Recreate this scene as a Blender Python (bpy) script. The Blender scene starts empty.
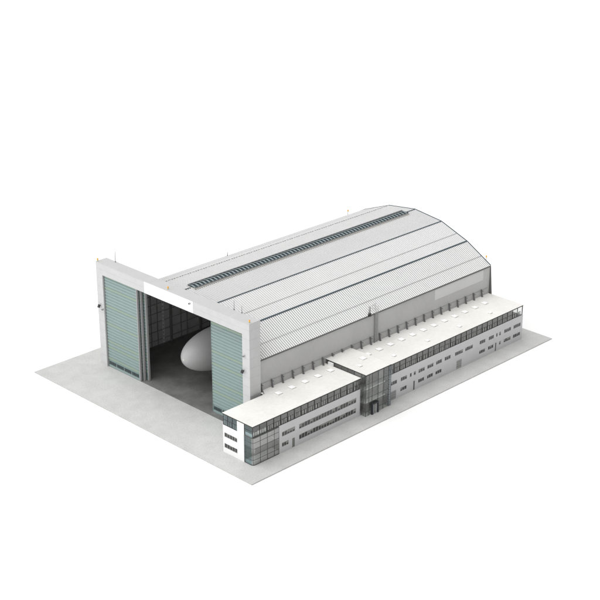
import bpy, math, random
from mathutils import Vector
random.seed(7)
S = bpy.context.scene
COL = S.collection
# ---------------------------------------------------------------- dimensions (metres)
W, H, D = 68.5, 34.44, 4.14            # portal width, height, depth
ZO, PL = 30.67, 2.95                   # opening top, pillar width
XF = 109.1                             # far gable
KN = [(1.15, 21.57), (11.4, 27.4), (22.56, 31.57), (34.2, 33.0), (45.9, 31.57), (57.1, 27.4), (67.35, 21.57)]
OX0, OX1 = -11.52, 108.7               # office ends
HR = 12.0

# ---------------------------------------------------------------- mesh helpers
class MB:
    def __init__(s): s.v = []; s.f = []; s.m = []; s.mi = 0; s.sm = set()
    def add(s, vs, fs, smooth=False):
        b = len(s.v); s.v += [tuple(v) for v in vs]
        for f in fs:
            if smooth: s.sm.add(len(s.f))
            s.f.append([b + i for i in f]); s.m.append(s.mi)
        return s
    def quad(s, a, b, c, d): return s.add([a, b, c, d], [(0, 1, 2, 3)])
    def box(s, x0, x1, y0, y1, z0, z1):
        v = [(x, y, z) for z in (z0, z1) for y in (y0, y1) for x in (x0, x1)]
        return s.add(v, [(0, 2, 3, 1), (4, 5, 7, 6), (0, 1, 5, 4), (2, 6, 7, 3), (0, 4, 6, 2), (1, 3, 7, 5)])
    def bar(s, p, q, w, h=None, up=(0, 0, 1)):
        h = h or w; p = Vector(p); q = Vector(q); d = (q - p).normalized(); u = Vector(up)
        if abs(d.dot(u)) > .98: u = Vector((1, 0, 0))
        r = d.cross(u).normalized(); u = r.cross(d)
        vs = []
        for c in (p, q):
            for a, b in ((-1, -1), (1, -1), (1, 1), (-1, 1)): vs.append(c + r * a * w / 2 + u * b * h / 2)
        return s.add(vs, [(0, 1, 2, 3), (7, 6, 5, 4), (0, 4, 5, 1), (1, 5, 6, 2), (2, 6, 7, 3), (3, 7, 4, 0)])
    def tube(s, p, q, r0, r1=None, n=10):
        r1 = r0 if r1 is None else r1
        p = Vector(p); q = Vector(q); d = (q - p).normalized(); u = Vector((0, 0, 1))
        if abs(d.dot(u)) > .98: u = Vector((1, 0, 0))
        a = d.cross(u).normalized(); b = a.cross(d); vs = []
        for c, r in ((p, r0), (q, r1)):
            for i in range(n):
                t = 2 * math.pi * i / n; vs.append(c + (a * math.cos(t) + b * math.sin(t)) * r)
        s.add(vs, [(i, (i + 1) % n, n + (i + 1) % n, n + i) for i in range(n)], True)
        k = len(s.v) - 2 * n
        s.f.append([k + i for i in range(n)][::-1]); s.m.append(s.mi)
        s.f.append([k + n + i for i in range(n)]); s.m.append(s.mi)
        return s
    def sphere(s, c, r, n=12, zs=1.0):
        vs = []; fs = []
        for j in range(n + 1):
            ph = math.pi * j / n
            for i in range(n * 2):
                t = math.pi * i / n
                vs.append((c[0] + r * math.sin(ph) * math.cos(t), c[1] + r * math.sin(ph) * math.sin(t), c[2] + r * zs * math.cos(ph)))
        for j in range(n):
            for i in range(2 * n):
                i2 = (i + 1) % (2 * n)
                fs.append((j * 2 * n + i, (j + 1) * 2 * n + i, (j + 1) * 2 * n + i2, j * 2 * n + i2))
        return s.add(vs, fs, True)
    def build(s, name, mats, parent=None, loc=None, local=False):
        me = bpy.data.meshes.new(name)
        if loc is not None and not local:
            s.v = [(a - loc[0], b - loc[1], c - loc[2]) for a, b, c in s.v]
        me.from_pydata(s.v, [], s.f); me.update()
        if not isinstance(mats, (list, tuple)): mats = [mats]
        for m in mats: me.materials.append(m)
        for i, p in enumerate(me.polygons):
            p.material_index = s.m[i]; p.use_smooth = i in s.sm
        o = bpy.data.objects.new(name, me); COL.objects.link(o)
        if loc is not None: o.location = loc
        if parent is not None:
            o.parent = parent
            if loc is None: o.location = -world_loc(parent)
            else: o.location = Vector(loc) - world_loc(parent)
        return o
def world_loc(o):
    v = Vector(o.location)
    while o.parent: o = o.parent; v += Vector(o.location)
    return v
def tag(o, label=None, cat=None, group=None, kind=None):
    for k, v in (('label', label), ('category', cat), ('group', group), ('kind', kind)):
        if v: o[k] = v
    return o
def empty(name, loc):
    o = bpy.data.objects.new(name, None); COL.objects.link(o); o.location = loc; o.empty_display_size = .5; return o
def copy_tree(o, parent=None):
    c = o.copy(); COL.objects.link(c)
    if parent is not None: c.parent = parent
    for ch in [x for x in bpy.data.objects if x.parent == o]: copy_tree(ch, c)
    return c

# sheet with rectangular holes; P(u, z, d) maps to 3D (d = depth inwards)
def holed(mb, P, u0, u1, z0, z1, holes, th):
    us = sorted({u0, u1} | {h[0] for h in holes} | {h[1] for h in holes})
    zs = sorted({z0, z1} | {h[2] for h in holes} | {h[3] for h in holes})
    for i in range(len(us) - 1):
        for j in range(len(zs) - 1):
            cu = (us[i] + us[i + 1]) / 2; cz = (zs[j] + zs[j + 1]) / 2
            if any(h[0] < cu < h[1] and h[2] < cz < h[3] for h in holes): continue
            for d in (0, th):
                q = [P(us[i], zs[j], d), P(us[i + 1], zs[j], d), P(us[i + 1], zs[j + 1], d), P(us[i], zs[j + 1], d)]
                mb.quad(*(q if d == 0 else q[::-1]))
    for h in holes + [(u0, u1, z0, z1)]:
        c = [(h[0], h[2]), (h[1], h[2]), (h[1], h[3]), (h[0], h[3])]
        for k in range(4):
            a, b = c[k], c[(k + 1) % 4]
            mb.quad(P(a[0], a[1], 0), P(b[0], b[1], 0), P(b[0], b[1], th), P(a[0], a[1], th))

# ---------------------------------------------------------------- materials
def L(c):
    if isinstance(c, (int, float)): c = (c, c, c)
    return tuple(c) + (1.0,)
def mat(name, col, rough=.6, metal=0.0, noise=0.0, scale=1.0, dark=None, fine=0.0, spec=.4, bump=0.0, coord='Object', joints=None):
    """Principled with two octaves of mottling; joints=(u,v,w_u,w_v) adds panel joints in metres."""
    m = bpy.data.materials.new(name); m.use_nodes = True; nt = m.node_tree; N = nt.nodes; K = nt.links
    b = N['Principled BSDF']; b.inputs['Roughness'].default_value = rough; b.inputs['Metallic'].default_value = metal
    b.inputs['Specular IOR Level'].default_value = spec; b.inputs['Base Color'].default_value = L(col)
    geo = N.new('ShaderNodeNewGeometry')
    out = None
    if noise or fine:
        t = N.new('ShaderNodeTexNoise'); t.inputs['Scale'].default_value = scale; t.inputs['Detail'].default_value = 8; t.inputs['Roughness'].default_value = .62
        K.new(geo.outputs['Position'], t.inputs['Vector'])
        r = N.new('ShaderNodeValToRGB'); r.color_ramp.elements[0].position = .36; r.color_ramp.elements[1].position = .64
        d = dark or tuple(c * (1 - noise) for c in L(col)[:3])
        r.color_ramp.elements[0].color = L(d); r.color_ramp.elements[1].color = L(col)
        K.new(t.outputs['Fac'], r.inputs['Fac']); out = r.outputs['Color']
        if fine:
            t2 = N.new('ShaderNodeTexNoise'); t2.inputs['Scale'].default_value = scale * 11; t2.inputs['Detail'].default_value = 4
            K.new(geo.outputs['Position'], t2.inputs['Vector'])
            mr = N.new('ShaderNodeMapRange'); mr.inputs['From Min'].default_value = .3; mr.inputs['From Max'].default_value = .7
            mr.inputs['To Min'].default_value = 1 - fine; mr.inputs['To Max'].default_value = 1.0
            K.new(t2.outputs['Fac'], mr.inputs['Value'])
            mx = N.new('ShaderNodeMix'); mx.data_type = 'RGBA'; mx.blend_type = 'MULTIPLY'; mx.inputs[0].default_value = 1
            K.new(out, mx.inputs[6]); K.new(mr.outputs['Result'], mx.inputs[7]); out = mx.outputs[2]
    if joints:
        sx = N.new('ShaderNodeSeparateXYZ'); K.new(geo.outputs['Position'], sx.inputs[0])
        prev = None
        for ax, period, off, wd in joints:
            a = N.new('ShaderNodeMath'); a.operation = 'ADD'; a.inputs[1].default_value = -off; K.new(sx.outputs[ax], a.inputs[0])
            p = N.new('ShaderNodeMath'); p.operation = 'PINGPONG'; p.inputs[1].default_value = period / 2; K.new(a.outputs[0], p.inputs[0])
            l = N.new('ShaderNodeMath'); l.operation = 'LESS_THAN'; l.inputs[1].default_value = wd / 2; K.new(p.outputs[0], l.inputs[0])
            if prev is None: prev = l.outputs[0]
            else:
                q = N.new('ShaderNodeMath'); q.operation = 'MAXIMUM'; K.new(prev, q.inputs[0]); K.new(l.outputs[0], q.inputs[1]); prev = q.outputs[0]
        mx = N.new('ShaderNodeMix'); mx.data_type = 'RGBA'; mx.blend_type = 'MULTIPLY'; K.new(prev, mx.inputs[0])
        if out is not None: K.new(out, mx.inputs[6])
        else: mx.inputs[6].default_value = L(col)
        mx.inputs[7].default_value = L(.78); out = mx.outputs[2]
    if out is not None: K.new(out, b.inputs['Base Color'])
    if bump:
        bt = N.new('ShaderNodeTexNoise'); bt.inputs['Scale'].default_value = scale * 6; bt.inputs['Detail'].default_value = 6
        K.new(geo.outputs['Position'], bt.inputs['Vector'])
        bp = N.new('ShaderNodeBump'); bp.inputs['Strength'].default_value = bump; bp.inputs['Distance'].default_value = .05
        K.new(bt.outputs['Fac'], bp.inputs['Height']); K.new(bp.outputs['Normal'], b.inputs['Normal'])
    return m
def glass(name, tint, base=.15, graze=.6, rough=.04, rc=(.95, .95, .95)):
    """thin coated glass: see-through tint plus a mirror share that grows towards grazing angles"""
    m = bpy.data.materials.new(name); m.use_nodes = True; nt = m.node_tree; N = nt.nodes; K = nt.links
    N.remove(N['Principled BSDF']); o = N['Material Output']
    tr = N.new('ShaderNodeBsdfTransparent'); tr.inputs[0].default_value = L(tint)
    gl = N.new('ShaderNodeBsdfGlossy'); gl.inputs['Roughness'].default_value = rough; gl.inputs['Color'].default_value = L(rc)
    fr = N.new('ShaderNodeLayerWeight'); fr.inputs['Blend'].default_value = .5
    pw = N.new('ShaderNodeMath'); pw.operation = 'POWER'; pw.inputs[1].default_value = 4; K.new(fr.outputs['Facing'], pw.inputs[0])
    mm = N.new('ShaderNodeMath'); mm.operation = 'MULTIPLY_ADD'; mm.inputs[1].default_value = graze; mm.inputs[2].default_value = base; K.new(pw.outputs[0], mm.inputs[0])
    mx = N.new('ShaderNodeMixShader'); K.new(mm.outputs[0], mx.inputs[0]); K.new(tr.outputs[0], mx.inputs[1]); K.new(gl.outputs[0], mx.inputs[2])
    K.new(mx.outputs[0], o.inputs['Surface']); return m

M = {}
M['studio'] = mat('studio_white', (.87, .87, .87), .9, spec=.1)
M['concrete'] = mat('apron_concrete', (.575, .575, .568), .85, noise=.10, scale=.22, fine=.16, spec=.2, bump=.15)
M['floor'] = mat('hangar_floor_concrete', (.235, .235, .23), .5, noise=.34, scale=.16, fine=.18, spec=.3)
M['clad'] = mat('portal_cladding', (.62, .62, .625), .5, noise=.05, scale=.35, fine=.03, joints=[(2, 2.88, 0.71, .07)])
M['clad_top'] = mat('portal_top_sheet', (.55, .55, .552), .55, noise=.04, scale=.3, fine=.03)
M['white'] = mat('white_panel', (.9, .9, .9), .5, spec=.3)
M['wall'] = mat('hangar_wall_sheet', (.55, .55, .543), .5, noise=.06, scale=.12, fine=.05)
M['wallpanel'] = mat('pale_wall_panel', (.68, .68, .675), .5, noise=.03, scale=.2)
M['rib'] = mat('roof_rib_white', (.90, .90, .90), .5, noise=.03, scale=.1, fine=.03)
M['rib_upper'] = mat('roof_rib_upper', (.66, .66, .66), .5, noise=.04, scale=.12, fine=.03)  # greyer copy of the white rib: duller light on upper, far slopes put into colour
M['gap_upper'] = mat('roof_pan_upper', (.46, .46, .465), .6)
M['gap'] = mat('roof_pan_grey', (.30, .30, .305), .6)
M['slate'] = mat('slate_flashing', (.055, .08, .095), .5)
M['seam'] = mat('seam_grey', (.36, .36, .36), .6)
M['gutter'] = mat('gutter_dark', (.13, .13, .13), .5)
M['inner'] = mat('inner_wall_sheet', (.56, .56, .56), .7, noise=.1, scale=.3)
M['innerdark'] = mat('inner_girt', (.24, .24, .24), .7)
M['zinc'] = mat('zinc', (.5, .5, .5), .5)
M['shaft'] = mat('ladder_shaft', (.38, .38, .375), .5)
M['steel'] = mat('grey_steel', (.26, .26, .26), .45, metal=.3)
M['jamb'] = mat('door_jamb_grey', (.36, .36, .36), .5)
M['teal1'] = mat('teal_light', (.30, .388, .375), .5, fine=.04, noise=.04, scale=.5)
M['teal2'] = mat('teal_dark', (.245, .335, .33), .5, fine=.04, noise=.04, scale=.5)
M['teal3'] = mat('teal_lime', (.30, .382, .30), .5)
M['dwin'] = mat('door_window_dark', (.045, .06, .065), .15, spec=.6)
M['off'] = mat('office_render_white', (.67, .67, .682), .6, noise=.03, scale=.3, fine=.02)
M['offroof'] = mat('office_roof_membrane', (.80, .792, .765), .8, noise=.05, scale=.10, dark=(.74, .732, .70), fine=.07, spec=.2)
M['edge'] = mat('roof_edge_dark', (.035, .04, .035), .5)
M['mull'] = mat('mullion_dark', (.045, .048, .046), .5)
M['louvre'] = mat('louvre_grey', (.27, .31, .32), .5)
M['mull3'] = mat('mullion_grey', (.09, .095, .09), .5)
M['hall'] = mat('hall_wall', (.50, .50, .48), .7, noise=.15, scale=.3)
M['rib_mid'] = mat('roof_rib_mid', (.80, .80, .80), .5, noise=.04, scale=.12, fine=.03)  # in-between copy of the white rib, second facet's weaker light put into colour
M['mull2'] = mat('window_frame_grey', (.42, .42, .42), .5)
M['pane'] = mat('window_pane_dark', (.07, .075, .07), .12, spec=.5, noise=.5, scale=.9)
M['glass'] = glass('grey_glass', (.70, .71, .69), .15)
M['teal_glass'] = glass('teal_glass', (.52, .60, .61), .14, rc=(.72, .84, .86))
M['clear'] = glass('clear_glass', (.84, .86, .85), .12)
M['curtain'] = glass('curtain_glass', (.74, .75, .73), .30)
M['slab'] = mat('floor_slab_light', (.62, .62, .60), .6)
M['part'] = mat('partition_grey', (.36, .36, .335), .7, noise=.25, scale=.35)
M['navy'] = mat('navy_frame', (.03, .034, .042), .4)
M['blue'] = mat('blue_grey_steel', (.18, .21, .23), .45)
M['gdoor'] = mat('grey_door', (.38, .38, .375), .5)
M['dome'] = mat('skylight_white', (.93, .93, .93), .3)
M['curb'] = mat('skylight_curb', (.62, .61, .58), .6)
M['post'] = mat('buttress_grey', (.15, .15, .155), .5)
M['hull'] = mat('airship_fabric', (.45, .45, .45), .45, noise=.03, scale=.3, fine=.02)
M['orange'] = mat('orange_lens', (.95, .38, .03), .35)
M['yellow'] = mat('yellow_lens', (.95, .75, .10), .35)
M['black'] = mat('black_plastic', (.03, .03, .03), .4)

# ---------------------------------------------------------------- setting
mb = MB(); mb.quad((-1500, -1500, -.3), (1900, -1500, -.3), (1900, 1900, -.3), (-1500, 1900, -.3))
tag(mb.build('ground', M['studio']), 'seamless white ground around the concrete plate', kind='structure')
mb = MB(); mb.box(-18.5, 116.1, -20.1, 78.45, -.29, 0)
tag(mb.build('pavement', M['concrete']), 'pale grey concrete apron under the hangar', kind='structure')
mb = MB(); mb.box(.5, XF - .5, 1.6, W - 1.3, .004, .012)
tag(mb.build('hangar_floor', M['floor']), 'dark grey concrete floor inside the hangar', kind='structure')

# ---------------------------------------------------------------- hangar
hg = tag(empty('hangar', (55, 34.2, 0)), 'huge white arched hangar with open teal sliding doors and ribbed roof', 'hangar')
# portal
for y0, y1 in ((0, PL), (W - PL, W)):
    MB().box(0, D, y0, y1, 0, ZO).build('pillar', M['clad'], hg)
lint = MB(); lint.box(0, D, 0, W, ZO, H - .12).build('lintel', M['clad'], hg)
MB().box(-.02, D + .05, -.02, W + .02, H - .12, H).build('coping', M['clad_top'], hg)
MB().box(-.05, 0, 23.4, 45.3, ZO + .02, H - .14).build('sign_panel', M['white'], hg)
# dark liner in opening edge
MB().box(.4, D, W - PL - .25, W - PL, .01, ZO).build('door_track_liner', M['innerdark'], hg)
# gable infill behind the portal, around the arch
for ids in ((0, 1), (4, 5)):
    mb = MB()
    for i in ids:
        (ya, za), (yb, zb) = KN[i], KN[i + 1]
        mb.quad((D - .35, ya, za - .1), (D - .35, yb, zb - .1), (D - .35, yb, ZO + 1.2), (D - .35, ya, ZO + 1.2))
    mb.build('portal_infill', M['inner'], hg)
# roof
def facet_dirs(i):
    (ya, za), (yb, zb) = KN[i], KN[i + 1]
    d = Vector((0, yb - ya, zb - za)); n = Vector((0, -(zb - za), yb - ya)).normalized(); return Vector((0, ya, za)), d, n
roof = MB()
PITCH = .79; X0R = D + .05
for i in range(6):
    a, d, n = facet_dirs(i)
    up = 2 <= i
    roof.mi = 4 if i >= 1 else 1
    A = a + Vector((X0R, 0, 0)); B = a + d + Vector((X0R, 0, 0)); C2 = a + d + Vector((XF, 0, 0)); D2 = a + Vector((XF, 0, 0))
    roof.quad(A, D2, C2, B)
    t = n * -.35; roof.mi = 2
    roof.quad(A + t, B + t, C2 + t, D2 + t)
    roof.mi = 3 if up else (5 if i == 1 else 0)  # rib colour per facet carries painted slope shading
    h = .15; x = X0R + .1
    while x + .42 < XF:
        xs = [(x, 0), (x + .04, h), (x + .36, h), (x + .40, 0)]
        p0 = [a + Vector((u, 0, 0)) + n * w for u, w in xs]; p1 = [q + d for q in p0]
        roof.add(p0 + p1, [(0, 1, 5, 4), (1, 2, 6, 5), (2, 3, 7, 6), (0, 3, 2, 1), (4, 5, 6, 7)])
        x += PITCH
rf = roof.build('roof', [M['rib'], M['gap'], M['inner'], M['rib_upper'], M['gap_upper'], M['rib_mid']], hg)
tag(rf, 'white ribbed arched roof in six flat facets')
# flashings at knots B, C, E, F : slate strips
for k, wd in ((1, .5), (2, .42), (3, .5), (5, .4)):
    y, z = KN[k]
    mb = MB()
    for i, s in ((k - 1, -1), (k, 1)):
        a, d, n = facet_dirs(i); u = d.normalized() * s * wd / 2
        p = Vector((0, y, z)) + n * .19; q = p + u
        if s < 0: p, q = q, p
        x0, x1 = X0R, XF
        mb.quad((x0, p.y, p.z), (x1, p.y, p.z), (x1, q.y, q.z), (x0, q.y, q.z))
    mb.build('ridge_flashing', M['slate'] if k != 5 else M['seam'], rf)
def row(src, xs, parent):                              # copies of one part along the building
    for x in xs:
        c = src.copy(); COL.objects.link(c); c.parent = parent; c.location = src.location + Vector((x, 0, 0))
y, z = KN[4]                                           # dashed snow guards on the far knot
sg = MB().box(X0R + .3, X0R + .95, y - .1, y + .1, z + .05, z + .2).build('snow_guard', M['steel'], rf)
row(sg, [1.06 * k for k in range(1, 98)], rf)
# thin laps at .39 of every facet
for i, f in ((0, .39), (1, .39), (4, .61), (5, .61)):
    a, d, n = facet_dirs(i); c = a + d * f; u = d.normalized() * .11
    mb = MB(); p = c - u + n * .165; q = c + u + n * .165
    mb.quad((X0R, p.y, p.z), (XF, p.y, p.z), (XF, q.y, q.z), (X0R, q.y, q.z))
    mb.build('sheet_lap', M['seam'], rf)
# verge trim at both gables
for xx, nm in ((XF, 'verge_trim'), (X0R, 'verge_trim')):
    mb = MB()
    for i in range(6):
        a, d, n = facet_dirs(i)
        p = a + n * .02; q = a + d + n * .02
        mb.bar((xx, p.y, p.z), (xx, q.y, q.z), .34, .5, up=n)
    mb.build(nm, M['slate'] if xx == XF else M['gutter'], rf)
# eave gutters
for y in (KN[0][0] - .12, KN[6][0] + .12):
    MB().box(X0R, XF, y - .14, y + .14, 21.27, 21.5).build('gutter', M['gutter'], hg)
# ridge ventilator with blades
rv = MB(); x0, x1 = 8.6, 104.0
for q in (-1, 1):
    rv.mi = 0; rv.box(x0, x1, 34.2 + q * 1.85 - .06, 34.2 + q * 1.85 + .06, 32.9, 33.2)
    rv.mi = 3; rv.box(x0, x1, 34.2 + q * 1.45 - .05, 34.2 + q * 1.45 + .05, 33.0, 33.36)
rv.mi = 0; rv.box(x0 - .15, x0, 32.3, 36.1, 32.9, 33.3); rv.box(x1, x1 + .15, 32.7, 35.7, 32.9, 33.4)
rv.mi = 1; rv.quad((x0, 32.8, 33.3), (x1, 32.8, 33.3), (x1, 35.6, 33.3), (x0, 35.6, 33.3))
x = x0 + .4
while x < x1 - .6:
    rv.mi = 2; rv.bar((x, 32.8, 33.42), (x, 34.2, 33.72), .55, .06); rv.bar((x, 34.2, 33.72), (x, 35.6, 33.42), .55, .06)
    rv.mi = 1; rv.bar((x + .7, 32.8, 33.4), (x + .7, 35.6, 33.4), .4, .2); x += 1.45
rv.mi = 3; rv.box(x0, x1, 35.5, 35.75, 33.3, 33.75)
rv.build('ridge_vent', [M['curb'], M['slate'], M['louvre'], M['seam']], rf)
# side walls with outer and inner skins
MB().box(X0R, XF - .12, KN[0][0], KN[0][0] + .3, 0, 21.25).build('side_wall', M['wall'], hg)
MB().box(X0R, XF - .02, KN[6][0] - .3, KN[6][0], 0, 21.25).build('side_wall', M['wall'], hg)
# panel that fills from wall top to roof
g = MB(); g.box(XF - .5, XF - .2, 1.5, W - 1.5, 0, 21.5)
for i in range(6):
    (ya, za), (yb, zb) = KN[i], KN[i + 1]
    ya = max(ya, 1.5); yb = min(yb, W - 1.5)
    v = [(xx, yy, zz) for xx in (XF - .5, XF - .2) for yy, zz in ((ya, 21.52), (yb, 21.52), (yb, zb - .4), (ya, za - .4))]
    g.add(v, [(0, 1, 2, 3), (7, 6, 5, 4), (0, 4, 5, 1), (1, 5, 6, 2), (2, 6, 7, 3), (3, 7, 4, 0)])
g.build('gable_wall', M['wall'], hg)
MB().box(81.0, 105.5, KN[0][0] - .06, KN[0][0] - .002, 17.5, 21.1).build('wall_panel', M['wallpanel'], hg)
mb = MB(); ya = KN[0][0]
v = [(xx, yy, zz) for xx in (XF - .1, XF + .25) for yy, zz in ((ya - 1.0, 0), (ya + .5, 0), (ya + .5, 21.4), (ya - .1, 21.4), (ya - .95, HR))]
mb.add(v, [(4, 3, 2, 1, 0), (5, 6, 7, 8, 9), (0, 1, 6, 5), (1, 2, 7, 6), (2, 3, 8, 7), (3, 4, 9, 8), (4, 0, 5, 9)])
mb.build('gable_post', M['gutter'], hg)
# inner wall skin on the far side, girts and columns (seen through the opening)
yi = KN[6][0] - .34
iw = MB(); iw.box(D + .3, XF - .6, yi - .05, yi, .02, 21.4); iw.build('inner_wall', M['inner'], hg)
mb = MB(); z = 1.75
while z < 21:
    mb.box(D + .4, XF - .7, yi - .16, yi - .05, z - .09, z + .09); z += 3.15
mb.build('wall_girt', M['innerdark'], hg)
for u in (9.35, 19.15):
    cs = MB().box(u - .14, u + .14, yi - .22, yi - .05, .02, 21.3).build('wall_column', M['innerdark'], hg)
    row(cs, [12.45 * k for k in range(1, 8)], hg)
cs = MB().box(14.4, 15.1, yi - .7, yi - .05, .02, 21.3).build('wall_column', M['innerdark'], hg)
row(cs, [12.45 * k for k in range(1, 8)], hg)
mb = MB()
for q in (-.3, .3): mb.box(23.9 + q - .06, 23.9 + q + .06, yi - .5, yi - .4, .1, 17)
z = .4
while z < 17: mb.box(23.6, 24.2, yi - .48, yi - .42, z, z + .5); z += 1.3
mb.build('inner_ladder', mat('ladder_zinc', (.88, .88, .88), .5), hg)
# roof truss ribs under roof
mb = MB(); x = 9.6
for i in range(6):
    a, d, n = facet_dirs(i); p = a - n * 1.0; q = a + d - n * 1.0
    if i == 0: p = p + d.normalized() * .8
    if i == 5: q = q - d.normalized() * .8
    mb.bar((x, p.y, p.z), (x, q.y, q.z), .4, .9)
row(mb.build('roof_truss', M['innerdark'], hg), [12.45 * k for k in range(1, 8)], hg)

# sliding doors
def leaf(xc, y0, y1, jamb_low, show_windows, lz=(29.9, 26.3, 20.7, 14.3, 8.2, 6.3, 2.6)):
    """one leaf: ribbed panel between y0 and y1; jamb on the low-y side"""
    z0, z1 = .06, ZO - .1; t = .35
    b = MB(); yj0 = y0 + (.42 if jamb_low else 0)
    # plinth
    b.mi = 0; b.box(xc - t / 2, xc + t / 2, yj0, y1, z0, .75)
    b.mi = 1; b.box(xc - t / 2 + .1, xc + t / 2 - .05, yj0, y1, .75, 2.2)
    z = 2.2; i = 0; 
    while z < z1 - .2:
        hgt = min(.985, z1 - z)
        b.mi = 1
        b.box(xc - t / 2 + .06, xc + t / 2, yj0, y1, z, z + hgt * .46)
        b.mi = 2 if any(z <= q < z + hgt for q in lz) else 0
        b.box(xc - t / 2 - .04, xc + t / 2, yj0, y1, z + hgt * .46, z + hgt)
        z += hgt; i += 1
    o = b.build('sliding_door', [M['teal1'], M['teal2'], M['teal3']], hg)
    if jamb_low: MB().box(xc - .32, xc + .32, y0, y0 + .42, z0, z1).build('door_jamb', M['jamb'], o)
    else: MB().box(xc - .25, xc + .25, y1 - .0, y1 + .12, z0, z1).build('door_jamb', M['teal1'], o)
    if show_windows:
        y = y1 - .35; j = 0
        while y - .6 > yj0 + .2:
            MB().box(xc - t / 2 - .05, xc - t / 2 + .08, y - .42, y, .95, 1.95).build('window', M['dwin'], o)
            j += 1; y -= .68 + (.3 if j % 5 == 0 else 0)
    return o
leaf(.72, 49.55, W - PL - .28, True, True)
leaf(1.75, 49.0, W - PL - 4, True, False)
leaf(2.75, 48.0, W - PL - 4, True, False)
leaf(2.85, PL + .02, 18.8, False, True, (30.2, 28.4, 19.1, 15.1, 9.6, 6.3))
# white block walls: small fixtures of the side wall: buttress posts
xs = [5.1] + [9.24 + 4.151 * k for k in range(24)]
pm = MB(); yb = KN[0][0]
pm.bar((0, yb - .62, HR - .02), (0, yb - .18, 14.4), .4, .3); pm.bar((0, yb - .2, 14.05), (.0, yb - 1.1, 14.05), .16, .16); pm.box(-.28, .28, yb - .9, yb - .4, HR - .01, HR + .12)
first = None
for x in xs:
    if first is None: first = pm.build('buttress', M['post'], hg, loc=(0, 0, 0)); o = first
    else: o = first.copy(); COL.objects.link(o); o.parent = hg
    o.location = Vector((x, 0, 0)) - world_loc(hg)
MB().box(X0R + .3, XF - 1, yb - .12, yb - .03, 14.1, 14.18).build('cable_rail', M['seam'], hg)
mb = MB(); mb.bar((OX0 + 15.9, -1.0, 12.12), (OX0 + 16.9, .6, 12.12), .18); mb.bar((OX0 + 15.9, 0.3, 12.1), (OX0 + 15.9, .3, 13), .2); mb.build('drain_pipe', M['post'], hg)
# service ladder shaft on the wall, with a hoop over the eave
mb = MB()
for q in (-.5, .5): mb.box(53.3 + q - .05, 53.3 + q + .05, yb - .42, yb - .34, HR, 24.2)
z = HR + .4
while z < 23.4: mb.box(52.8, 53.8, yb - .41, yb - .35, z, z + .05); z += .45
for q in (-.5, .5): mb.bar((53.3 + q, yb - .38, 24.2), (53.3 + q, yb + .9, 24.2), .12); mb.bar((53.3 + q, yb + .9, 24.2), (53.3 + q, yb + .9, 22.1), .12)
mb.mi = 1; mb.box(52.4, 54.2, yb - .28, yb - .02, HR, 21.2)
mb.mi = 2; mb.box(52.4, 52.55, yb - .5, yb - .28, HR, 21.2)
mb.build('wall_ladder', [M['zinc'], M['shaft'], M['steel']], hg)

# ---------------------------------------------------------------- office building
of = tag(empty('office_building', (48, -6, 0)), 'long three storey white office block with glazed top floor and flat cream roof', 'office building')
YF, YG = -13.29, -13.06
ZB = 8.55
def PF(u, z, d): return (u, YF + d, z)           # long facade
def PE(u, z, d): return (OX0 + d, u, z)          # near end face
ZU0, ZU1, ZL0, ZL1 = 4.93, 6.2, 1.62, 2.85
wins = []                                        # (u0,u1,z0,z1,panes)
wins += [(-.54, 4.53, 4.93, 6.4, 5), (-.57, 2.03, 1.73, 3.06, 3)]
secA = [(6.1, 29.5, 4.8, 6.38, 21), (6.1, 29.45, 1.5, 3.1, 21)]
up2 = [(44.5, 47.2), (48.9, 51.7), (53.0, 53.9), (54.8, 55.8), (57.0, 59.9), (61.1, 64.0), (65.2, 68.0), (69.3, 72.2), (74.3, 78.2), (79.3, 83.1), (86.5, 89.4), (91.1, 93.8), (94.9, 95.7), (96.5, 97.4), (99.1, 102.7), (104.0, 107.8)]
lo2 = [(48.8, 51.7), (57.0, 59.8), (61.1, 63.9), (65.1, 68.0), (86.5, 89.5), (91.0, 93.8), (96.7, 97.6), (99.1, 102.8), (104.0, 107.8)]
w2 = []
for a, b in up2: w2.append((a, b, ZU0, ZU1, max(1, round((b - a) / .95))))
for a, b in lo2: w2.append((a, b, ZL0, ZL1, max(1, round((b - a) / .95))))
doorsA = [(3.38, 4.45, .02, 2.95)]
doors2 = [(54.7, 55.45, .02, 3.1), (94.6, 95.3, .02, 3.0)]
gar = [(44.4, 46.9, .02, 2.95), (75.2, 77.8, .02, 3.05)]
XA0, XA1, XB0 = -1.62, 31.0, 43.35
wa = MB(); holed(wa, PF, XA0, XA1, 0, ZB, [w[:4] for w in wins + secA] + doorsA, .3); wa.build('wall', M['off'], of)
wb = MB(); holed(wb, PF, XB0, OX1, 0, ZB, [w[:4] for w in w2] + doors2 + gar, .3); wb.build('wall', M['off'], of)
endw = [(-6.95, -1.76, 4.8, 6.2, 5), (-6.95, -1.74, 1.45, 2.85, 5)]
we_ = MB(); holed(we_, PE, -9.76, -1.24, 0, ZB - .15, [w[:4] for w in endw], .3)
we_.box(OX0, OX0 + .3, -9.76, -7.0, ZB - .15, HR - .3)
we_.build('wall', M['off'] if 0 else M['white'], of)
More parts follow.
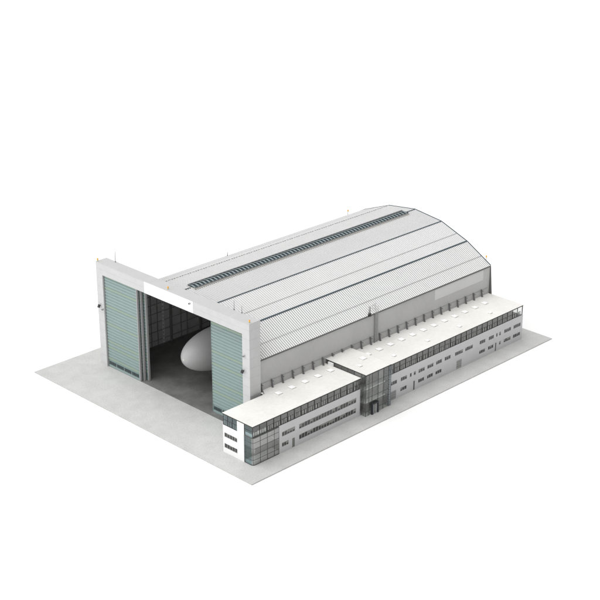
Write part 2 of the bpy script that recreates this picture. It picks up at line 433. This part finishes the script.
# back and far end walls
MB().box(OX0 + .3, -.02, -1.5, -1.24, 0, HR - .35).build('wall', M['off'], of)
MB().box(OX1 - .3, OX1, -12.98, .9, 0, ZB - .05).build('wall', M['off'], of)
def window(P, w, deep=.16, fm='mull2'):
    u0, u1, z0, z1, n = w; f = MB(); t = .09
    def bx(a, b, c, d, e0, e1):
        vs = [P(u, z, e) for e in (e0, e1) for z in (c, d) for u in (a, b)]
        f.add(vs, [(0, 2, 3, 1), (4, 5, 7, 6), (0, 1, 5, 4), (2, 6, 7, 3), (0, 4, 6, 2), (1, 3, 7, 5)])
    bx(u0 + .002, u1 - .002, z0 + .002, z0 + t, .08, .24); bx(u0 + .002, u1 - .002, z1 - t, z1 - .002, .08, .24)
    bx(u0 + .002, u0 + t, z0 + t, z1 - t, .08, .24); bx(u1 - t, u1 - .002, z0 + t, z1 - t, .08, .24)
    for k in range(1, n):
        u = u0 + (u1 - u0) * k / n; bx(u - .06, u + .06, z0 + t, z1 - t, .1, .22)
    o = f.build('window', M[fm], of)
    s = MB(); s.quad(P(u0, z0, .17), P(u1, z0, .17), P(u1, z1, .17), P(u0, z1, .17)); s.mi = 1
    for k in range(n):                                 # half-drawn blinds inside, different in each pane
        if random.random() < .5:
            a = u0 + (u1 - u0) * k / n + .1; b = u0 + (u1 - u0) * (k + 1) / n - .1; hz = (z1 - z0) * random.choice((.25, .4, .6))
            s.quad(P(a, z1 - hz, .165), P(b, z1 - hz, .165), P(b, z1 - .09, .165), P(a, z1 - .09, .165))
    s.build('pane', [M['pane'], M['part']], o)
for w in wins: window(PF, w)
for w in secA: window(PF, w)
for w in w2: window(PF, w)
for w in endw: window(PE, w)
def door(P, w, name, m, handle=True):
    u0, u1, z0, z1 = w; f = MB()
    vs = [P(u, z, e) for e in (.12, .2) for z in (z0, z1) for u in (u0 + .002, u1 - .002)]
    f.add(vs, [(0, 2, 3, 1), (4, 5, 7, 6), (0, 1, 5, 4), (2, 6, 7, 3), (0, 4, 6, 2), (1, 3, 7, 5)])
    if name == 'garage_door':
        for z in (.8, 1.55, 2.3): f.mi = 1; f.box(u0 + .02, u1 - .02, YF + .09, YF + .119, z, z + .06)
    o = f.build(name, [m, M['gutter']], of)
    if handle:
        h = MB(); x = u0 + .12; h.box(x, x + .07, YF + .04, YF + .11, 1.1, 1.3); h.build('handle', M['steel'], o)
door(PF, doorsA[0], 'door', mat('door_grey_green', (.2, .21, .19), .5))
for d in doors2: door(PF, d, 'door', M['gutter'])
for d in gar: door(PF, d, 'garage_door', M['gdoor'])
# floor slabs and partitions inside
mb = MB()
mb.box(OX0 + .35, XA1 - .1, -12.95, -1.55, 8.15, 8.5); mb.box(XB0 + .1, OX1 - .35, -12.95, .8, 8.15, 8.5)
mb.box(XA0, XA1 - .1, -12.5, -1.55, 3.95, 4.25)
mb.build('floor_slab', M['slab'], of)
mb = MB(); mb.box(OX0 + 4, XA1 - .4, -10.4, -10.2, 8.52, 11.7); mb.box(XB0 + .4, OX1 - 4.2, -10.4, -10.2, 8.52, 11.7)
mb.box(OX0 + .5, -1.2, -10.1, -9.9, .02, 8.1)
x = 1.5
while x < OX1 - 5:
    if not 30 < x < 45: mb.box(x, x + .12, -12.6, -10.41, 8.52, 11.6)
    x += 5.3
mb.build('partition', M['part'], of)
# roofs
def roofslab(x0, x1, y0, y1, z, parent=of):
    MB().box(x0, x1, y0, y1, z - .05, z).build('roof', M['offroof'], parent)
    MB().box(x0 + .04, x1 - .04, y0 + .015, y1 - .04, z - .38, z - .05).build('fascia', M['edge'], parent)
roofslab(OX0 - .05, X0R - .1, YG - .15, -1.1, HR)
roofslab(X0R - .1, 31.45, YG - .15, yb - .02, HR)
roofslab(42.45, OX1 + .05, YG - .15, yb - .02, HR)
MB().box(42.46, 42.6, YG - .1, yb - .1, HR, HR + .06).build('roof_joint', M['curb'], of)
# top storey glazing bays
def bay(x0, x1, var):
    f = MB(); y = YG
    f.box(x0 - .065, x0 + .065, y - .06, y + .12, ZB, HR - .38)
    f.box(x0 + .09, x1 - .09, y - .02, y + .1, ZB, ZB + .12)
    f.mi = 1; lo = ZB + .12; zt = ZB + 1.55
    w = x1 - x0
    segs = {0: [(.12, .45), (.52, .80)], 1: [(.40, .68)], 2: [(.10, .36), (.66, .93)], 3: [(.3, .62)]}[var]
    f.mi = 0
    f.box(x0 + .09, x1 - .09, y, y + .08, zt, zt + .07) if var in (1, 2) else None
    for a, b in segs:
        f.mi = 0
        for u in (a, b): f.box(x0 + u * w - .04, x0 + u * w + .04, y - .01, y + .09, lo, zt)
        if var not in (1, 2): f.box(x0 + a * w, x0 + b * w, y, y + .08, zt - .08, zt)
        f.mi = 1; f.box(x0 + a * w + .06, x0 + b * w - .06, y + .25, y + .3, lo, zt - .15)
    f.box(x1 - .01, x1 + .01, y + .02, y + .04, ZB, ZB + .02) if 0 else None
    o = f.build('glazing_bay', [M['mull'], M['curb']], of)
    g = MB(); g.quad((x0 + .09, y + .05, ZB), (x1 - .09, y + .05, ZB), (x1 - .09, y + .05, HR - .38), (x0 + .09, y + .05, HR - .38)); g.build('pane', M['clear' if var == 3 else 'glass'], o)
bx = OX0 + .15; k = 0
edges = [-11.35, -8.73, -6.07, -3.43] + [-.8 + 2.65 * i for i in range(12)] + [31.0]
for i in range(len(edges) - 1): bay(edges[i], edges[i + 1], (3 if i < 2 else (i * 7 + i // 3) % 3))
ed2 = [XB0 + 2.6 * i for i in range(25)] + [OX1 - .2]
ed2 = [XB0 + (OX1 - .15 - XB0) * i / 25 for i in range(26)]
for i in range(25): bay(ed2[i], ed2[i + 1], (3 if i == 24 else (i * 5 + i // 2) % 3))
MB().box(OX1 - .25, OX1 - .05, YG - .05, YG + .15, ZB, HR - .38).build('corner_post', M['mull'], of)
# glazing of the near end, top storey
f = MB()
for y in (-1.35, -3.1, -5.0): f.box(OX0 + .05, OX0 + .2, y - .06, y + .06, ZB - .15, HR - .38)
f.box(OX0 + .05, OX0 + .2, -6.98, -1.3, ZB - .15, ZB - .03); f.box(OX0 + .07, OX0 + .18, -6.98, -1.3, 10.0, 10.08)
for y in (-3.8, -4.6, -6.0): f.box(OX0 + .08, OX0 + .16, y - .04, y + .04, ZB - .03, 10)
o = f.build('end_glazing', M['mull'], of)
MB().quad((OX0 + .12, -6.98, ZB - .1), (OX0 + .12, -1.3, ZB - .1), (OX0 + .12, -1.3, HR - .38), (OX0 + .12, -6.98, HR - .38)).build('pane', M['teal_glass'], o)
# corner curtain wall: rounded footprint below, square top
R = .9; path = [(OX0 + .02, -9.78)]
for k in range(9):
    a = math.radians(180 + 90 * k / 8); path.append((OX0 + .02 + R + R * math.cos(a), -13.2 + R + R * math.sin(a)))
path += [(-8.73, -13.2), (-6.07, -13.2), (-3.43, -13.2), (XA0 - .02, -13.2)]
f = MB()
for z in [.05, 1.64, 3.2, 5.0, 6.82, 8.35]:
    for a, b in zip(path[:-1], path[1:]): f.bar((a[0], a[1], z), (b[0], b[1], z), .10, .08 if .1 < z < 8 else .25)
for p in (path[0], path[5], path[10], path[11], path[12], path[13]): f.box(p[0] - .05, p[0] + .05, p[1] - .05, p[1] + .05, .1, 8.3)
cw = f.build('curtain_wall', M['mull3'], of)
g = MB(); g2 = MB()
for i, (a, b) in enumerate(zip(path[:-1], path[1:])):
    (g2 if i < 3 else g).quad((a[0], a[1], .1), (b[0], b[1], .1), (b[0], b[1], 8.3), (a[0], a[1], 8.3))
g.build('pane', M['curtain'], cw); g2.build('pane', M['teal_glass'], cw)
f = MB()
for y in (-9.85, YG): f.box(OX0 + .02, OX0 + .16, y - .07, y + .07, ZB - .02, HR - .38)
f.box(OX0 + .04, OX0 + .14, YG, -9.85, 10.3, 10.37); f.mi = 1; f.box(OX0 + .3, OX0 + .5, YG + .2, -9.9, ZB, ZB + .8)
f.box(OX0 + .5, -6.2, YG + .3, YG + .45, ZB, ZB + 1.2)
o = f.build('end_glazing', [M['mull'], M['white']], of)
MB().quad((OX0 + .1, YG, ZB), (OX0 + .1, -9.8, ZB), (OX0 + .1, -9.8, HR - .38), (OX0 + .1, YG, HR - .38)).build('pane', M['teal_glass'], o)
MB().box(OX0 + .35, XA0, -12.85, -9.9, .02, .9).build('plinth', M['white'], of)

# entrance hall
EX0, EX1, EY, EZ = 31.6, 41.5, -14.95, 13.45
eh = MB(); eh.box(EX0 - .1, EX1 + .95, EY - .12, yb - .02, EZ - .05, EZ)
er = eh.build('entrance_roof', M['offroof'], of)
MB().box(EX0 - .06, EX1 + .91, EY - .105, yb - .05, EZ - .4, EZ - .05).build('fascia', M['edge'], er)
f = MB()
vx = [31.65, 33.0, 34.4, 36.9, 39.2, 41.45]
for x in vx: f.box(x - .045, x + .045, EY - .04, EY + .12, 0, EZ - .4)
for z in (1.5, 4.1, 5.8, 8.4, 10.2):
    f.box(EX0, EX1, EY - .02, EY + .09, z - .035, z + .035)
for x in (EX0 + .02, EX1 - .02):
    y = EY
    for z in (1.5, 4.1, 5.8, 8.4, 10.2): f.box(x - .05, x + .05, EY, -13.35, z - .04, z + .04)
    for y in (-14.1, -13.4): f.box(x - .05, x + .05, y - .05, y + .05, 0, EZ - .4)
    y = -13.0
    while y < 0.8: f.box(x - .06, x + .06, y - .06, y + .06, HR + .01, EZ - .4); y += 2.65
    f.box(x - .05, x + .05, -13, yb - .1, HR + .01, HR + .1)
ec = f.build('entrance_glazing', M['mull3'], of)
g = MB(); g.quad((EX0, EY + .03, 0), (EX1, EY + .03, 0), (EX1, EY + .03, EZ - .4), (EX0, EY + .03, EZ - .4))
g.build('pane', M['clear'], ec)
for x in (EX0 + .02, EX1 - .02):
    MB().quad((x, EY + .05, 0), (x, -13.3, 0), (x, -13.3, EZ - .4), (x, EY + .05, EZ - .4)).build('pane', M['clear'], ec)
    MB().quad((x, -13.2, HR), (x, yb - .1, HR), (x, yb - .1, EZ - .4), (x, -13.2, EZ - .4)).build('pane', M['glass'], ec)
mb = MB()
for z in (4.1, 8.35): mb.box(EX0 + .3, EX1 - .8, EY + .7, 0, z - .35, z)
mb.box(EX0 + .2, EX1 - .2, EY + .3, 0, .01, .06)
mb.build('floor_slab', M['slab'], of)
mb = MB(); mb.box(EX0 + .1, EX1 - .1, -10.8, -10.6, .05, EZ - .42)
mb.box(39.5, 41.3, -13, -12.8, .05, 12)
mb.build('partition', M['hall'], of)
mb = MB()
for x in (33.2, 38.6):
    for y in (-13.6,): mb.tube((x, y, .05), (x, y, EZ - .45), .16)
for z in (4.1, 8.35):
    mb.bar((EX0 + .4, EY + .8, z + 1.0), (EX1 - .9, EY + .8, z + 1.0), .07)
mb.build('column', M['blue'], of)
# portal of the entrance door
dm = MB(); dx0, dx1, dy = 33.95, 36.75, EY - .6
dm.box(dx0, dx0 + .42, dy, EY - .06, .01, 3.2); dm.box(dx1 - .42, dx1, dy, EY - .06, .01, 3.2); dm.box(dx0, dx1, dy, EY - .06, 3.2, 3.55)
do = dm.build('entrance_door', M['navy'], of)
for u in (dx0 + .5, dx1 - 1.25): MB().box(u, u + .75, dy + .3, dy + .36, .05, 3.15).build('door_leaf', M['mull2'], do)
# roof access box by the glass side
MB().box(31.1, EX0 - .06, -2.2, -.2, HR, HR + 1.0).build('roof_door', M['white'], of)

# skylights
def skylight(x, y, z, s, parent=of):
    c = MB(); h = s / 2; c.mi = 0; c.box(-h, h, -h, h, 0, .22); c.mi = 1
    a = h * 1.02; b = h * .55
    vs = [(-a, -a, .22), (a, -a, .22), (a, a, .22), (-a, a, .22), (-b, -b, .42), (b, -b, .42), (b, b, .42), (-b, b, .42)]
    c.add(vs, [(0, 1, 5, 4), (1, 2, 6, 5), (2, 3, 7, 6), (3, 0, 4, 7), (4, 5, 6, 7), (3, 2, 1, 0)])
    return c.build('skylight', [M['curb'], M['dome']], parent, loc=(x, y, z), local=True)
big = skylight(7.66, -3.55, HR, 1.75); small = None
def place(src, x, y, z):
    o = src.copy(); COL.objects.link(o); o.parent = of; o.location = Vector((x, y, z)) - world_loc(of)
for k in range(1, 5): place(big, 7.66 + 5.27 * k, -3.55, HR)
for k in range(12): place(big, 44.7 + 5.106 * k, -3.57, HR)
place(big, 39.3, -6.6, EZ)
small = skylight(49.5, -9.77, HR, 1.2)
for k in range(1, 4): place(small, 49.5 + 15.4 * k, -9.77, HR)
place(small, 34.8, -9.5, EZ)

# ---------------------------------------------------------------- lattice ladder beside the entrance
lt = MB(); cx, cy = 42.0, -14.25; sx, sy = .3, .8
for a, b in ((-1, -1), (1, -1), (1, 1), (-1, 1)): lt.box(cx + a * sx - .08, cx + a * sx + .08, cy + b * sy - .08, cy + b * sy + .08, 0, 13.0)
z = .5; k = 0
while z < 12.4:
    lt.box(cx - sx - .05, cx - sx + .05, cy - sy, cy + sy, z, z + .1)
    lt.box(cx - sx, cx + sx, cy - sy - .05, cy - sy + .05, z, z + .1); lt.box(cx - sx, cx + sx, cy + sy - .05, cy + sy + .05, z, z + .1)
    lt.bar((cx - sx, cy + (sy if k % 2 else -sy), z + .05), (cx - sx, cy + (-sy if k % 2 else sy), z + .8), .07); z += .8; k += 1
tag(lt.build('ladder_tower', M['blue'], None, loc=(cx, cy, 0)), 'slim blue grey steel lattice ladder standing beside the glazed entrance hall', 'ladder')

# ---------------------------------------------------------------- airship in the hangar
nx, ny, nz, R = 4.8, 34.25, 10.8, 6.6
prof = []
for k in range(25):
    t = math.pi / 2 * k / 24; prof.append((nx + 15 * (1 - math.cos(t)), R * math.sin(t)))
prof += [(30, 6.65), (40, 6.6)]
for k in range(1, 17):
    t = k / 16; prof.append((40 + 38 * t, 6.6 * math.sqrt(max(0, 1 - t ** 2.2))))
vs = []; fs = []; n = 64
for x, r in prof:
    for i in range(n): a = 2 * math.pi * i / n; vs.append((x, ny + r * math.cos(a), nz + r * math.sin(a)))
for j in range(len(prof) - 1):
    for i in range(n): fs.append((j * n + i, j * n + (i + 1) % n, (j + 1) * n + (i + 1) % n, (j + 1) * n + i))
ash = tag(empty('airship', (30, ny, 0)), 'smooth pale grey airship with rounded nose parked inside the open hangar', 'airship')
hm = MB(); hm.add(vs, fs, True); hm.build('hull', M['hull'], ash)
MB().tube((nx - .06, ny, nz), (nx + .2, ny, nz), .25, .7, 20).build('nose_cone', M['curb'], ash)
gm = MB(); gm.box(30, 38, ny - 1.1, ny + 1.1, 1.3, 4.6)
gd = gm.build('gondola', M['hull'], ash)
for x in (31.5, 36.5):
    MB().tube((x, ny - .25, .72), (x, ny + .25, .72), .7, .7, 20).build('wheel', M['black'], gd)
MB().box(31.2, 31.8, ny - .15, ny + .15, .7, 1.35).build('strut', M['steel'], gd)
MB().box(36.2, 36.8, ny - .15, ny + .15, .7, 1.35).build('strut', M['steel'], gd)

# ---------------------------------------------------------------- small things
def beacon(x, y, z, h, label, pole_r=.06):
    e = tag(empty('warning_light', (x, y, z)), label, 'warning light', 'orange warning lights on the hangar')
    MB().tube((x, y, z), (x, y, z + h), pole_r, pole_r, 8).build('pole', M['steel'], e)
    MB().tube((x, y, z + h), (x, y, z + h + .25), .2, .2, 12).build('base', M['yellow'], e)
    MB().sphere((x, y, z + h + .42), .25, 8, 1.1).build('lens', M['orange'], e)
beacon(.45, W - .45, H, .3, 'orange warning light on the top corner above the closed teal door leaves')
beacon(.9, 35.4, H, .2, 'orange warning light at the middle of the portal top, over the white sign panel')
beacon(.8, .7, H, .2, 'orange warning light on the portal corner nearest the ribbed roof side wall')
beacon(108.6, 2.6, 23.0, 1.2, 'orange warning light on a thin pole at the far eave above the pale wall panel')
beacon(108.3, 64.5, 23.5, 1.6, 'orange warning light peeking over the far hidden roof slope beyond the ridge')
def rod(x, y, z, h, label, r=.05):
    e = tag(empty('antenna', (x, y, z)), label, 'antenna', 'thin rod antennas on the hangar')
    MB().tube((x, y, z), (x, y, z + h), r, r * .6, 8).build('rod', M['steel'], e)
    MB().tube((x, y, z), (x, y, z + .2), .2, .16, 10).build('foot', M['gutter'], e)
rod(3.8, 63.6, H, 3.4, 'thin rod antenna on the portal top beside the left corner warning light', .09)
rod(4.0, 10.4, H, 3.0, 'taller rod antenna near the roof side end of the portal top', .08)
rod(4.0, 7.2, H, 2.2, 'short rod antenna closest to the portal corner with the orange light', .08)
rod(43.8, 57.1, 27.5, 1.3, 'tiny rod antenna standing alone on the far edge of the ribbed roof', .12)
def flood(y, z, label, s=1):
    e = tag(empty('floodlight', (0, y, z)), label, 'floodlight', 'floodlights on the portal pillars')
    MB().box(-.5, .0, y - .06, y + .06, z + .1, z + .22).build('bracket', M['steel'], e)
    b = MB(); b.bar((-.9, y, z - .45), (-.45, y, z + .45), .75, .4, up=(1, 0, 0)); b.build('housing', M['black'], e)
flood(W - 1.3, 20.2, 'black floodlight on the left portal pillar beside the stacked door leaves')
flood(2.35, 19.6, 'black floodlight on the right portal pillar below the small camera')
def camera_box(x, y, z, label):
    e = tag(empty('security_camera', (x, y, z)), label, 'security camera', 'small cameras on the portal front')
    MB().box(x, x + .35, y - .05, y + .05, z - .05, z + .05).build('bracket', M['steel'], e)
    MB().tube((x - .25, y, z), (x + .1, y, z), .27, .27, 12).build('housing', M['seam'], e)
    MB().tube((x - .3, y, z), (x - .25, y, z), .16, .16, 12).build('lens', M['black'], e)
camera_box(-.35, 2.0, 24.3, 'small round grey camera on the right pillar above the floodlight')
camera_box(-.35, W - 2.6, 19.3, 'small round dark camera beside the floodlight on the left pillar')
camera_box(-.4, 24.5, 33.5, 'small round camera at the right end of the white sign panel')
# siren on the eave beside the caged ladder
e = tag(empty('siren', (50.2, 1.1, 21.9)), 'grey siren mast with a dark round base on the eave beside the caged ladder', 'siren')
MB().tube((50.2, .9, 21.5), (50.2, .9, 22.4), .55, .42, 14).build('base', M['black'], e)
MB().tube((50.2, .9, 22.4), (50.2, .9, 24.6), .3, .36, 12).build('mast', M['seam'], e)
MB().box(50.0, 50.4, 1.0, 1.5, 21.3, 21.55).build('bracket', M['gutter'], e)

# ---------------------------------------------------------------- camera
cd = bpy.data.cameras.new('camera'); co = bpy.data.objects.new('camera', cd); COL.objects.link(co)
EL = math.radians(22.484)
co.location = (-243.090, -262.796, 189.714)
co.rotation_euler = (math.pi / 2 - EL, 0, math.radians(-45))
cd.sensor_width = 36; cd.sensor_fit = 'HORIZONTAL'; cd.lens = 1424.54 / 600 * 36; cd.clip_start = 1; cd.clip_end = 8000
S.camera = co

# ---------------------------------------------------------------- studio light
w = bpy.data.worlds.new('World'); S.world = w; w.use_nodes = True; nt = w.node_tree; N = nt.nodes; K = nt.links
bg = N['Background']; bg.inputs['Color'].default_value = (1, 1, 1, 1)
tc = N.new('ShaderNodeTexCoord')
dp = N.new('ShaderNodeVectorMath'); dp.operation = 'DOT_PRODUCT'; K.new(tc.outputs['Generated'], dp.inputs[0])
dp.inputs[1].default_value = Vector((-.70, .36, .50)).normalized()
mr = N.new('ShaderNodeMapRange'); 
mr.inputs['From Min'].default_value = -.15; mr.inputs['From Max'].default_value = 1.0; mr.inputs['To Min'].default_value = .02; mr.inputs['To Max'].default_value = 1.52
K.new(dp.outputs['Value'], mr.inputs['Value']); K.new(mr.outputs['Result'], bg.inputs['Strength'])
ld = bpy.data.lights.new('key', 'SUN'); lo = bpy.data.objects.new('key_lamp', ld); COL.objects.link(lo)
ld.energy = 1.9; ld.angle = math.radians(60); ld.color = (1, .995, .985)
kd = Vector((-.12, .0, 1.0)).normalized()
lo.rotation_euler = kd.to_track_quat('Z', 'Y').to_euler()
S.view_settings.view_transform = 'Standard'; S.view_settings.look = 'None'; S.view_settings.exposure = 0; S.view_settings.gamma = 1
S.cycles.max_bounces = 8; S.cycles.transparent_max_bounces = 12
S.cycles.use_denoising = True
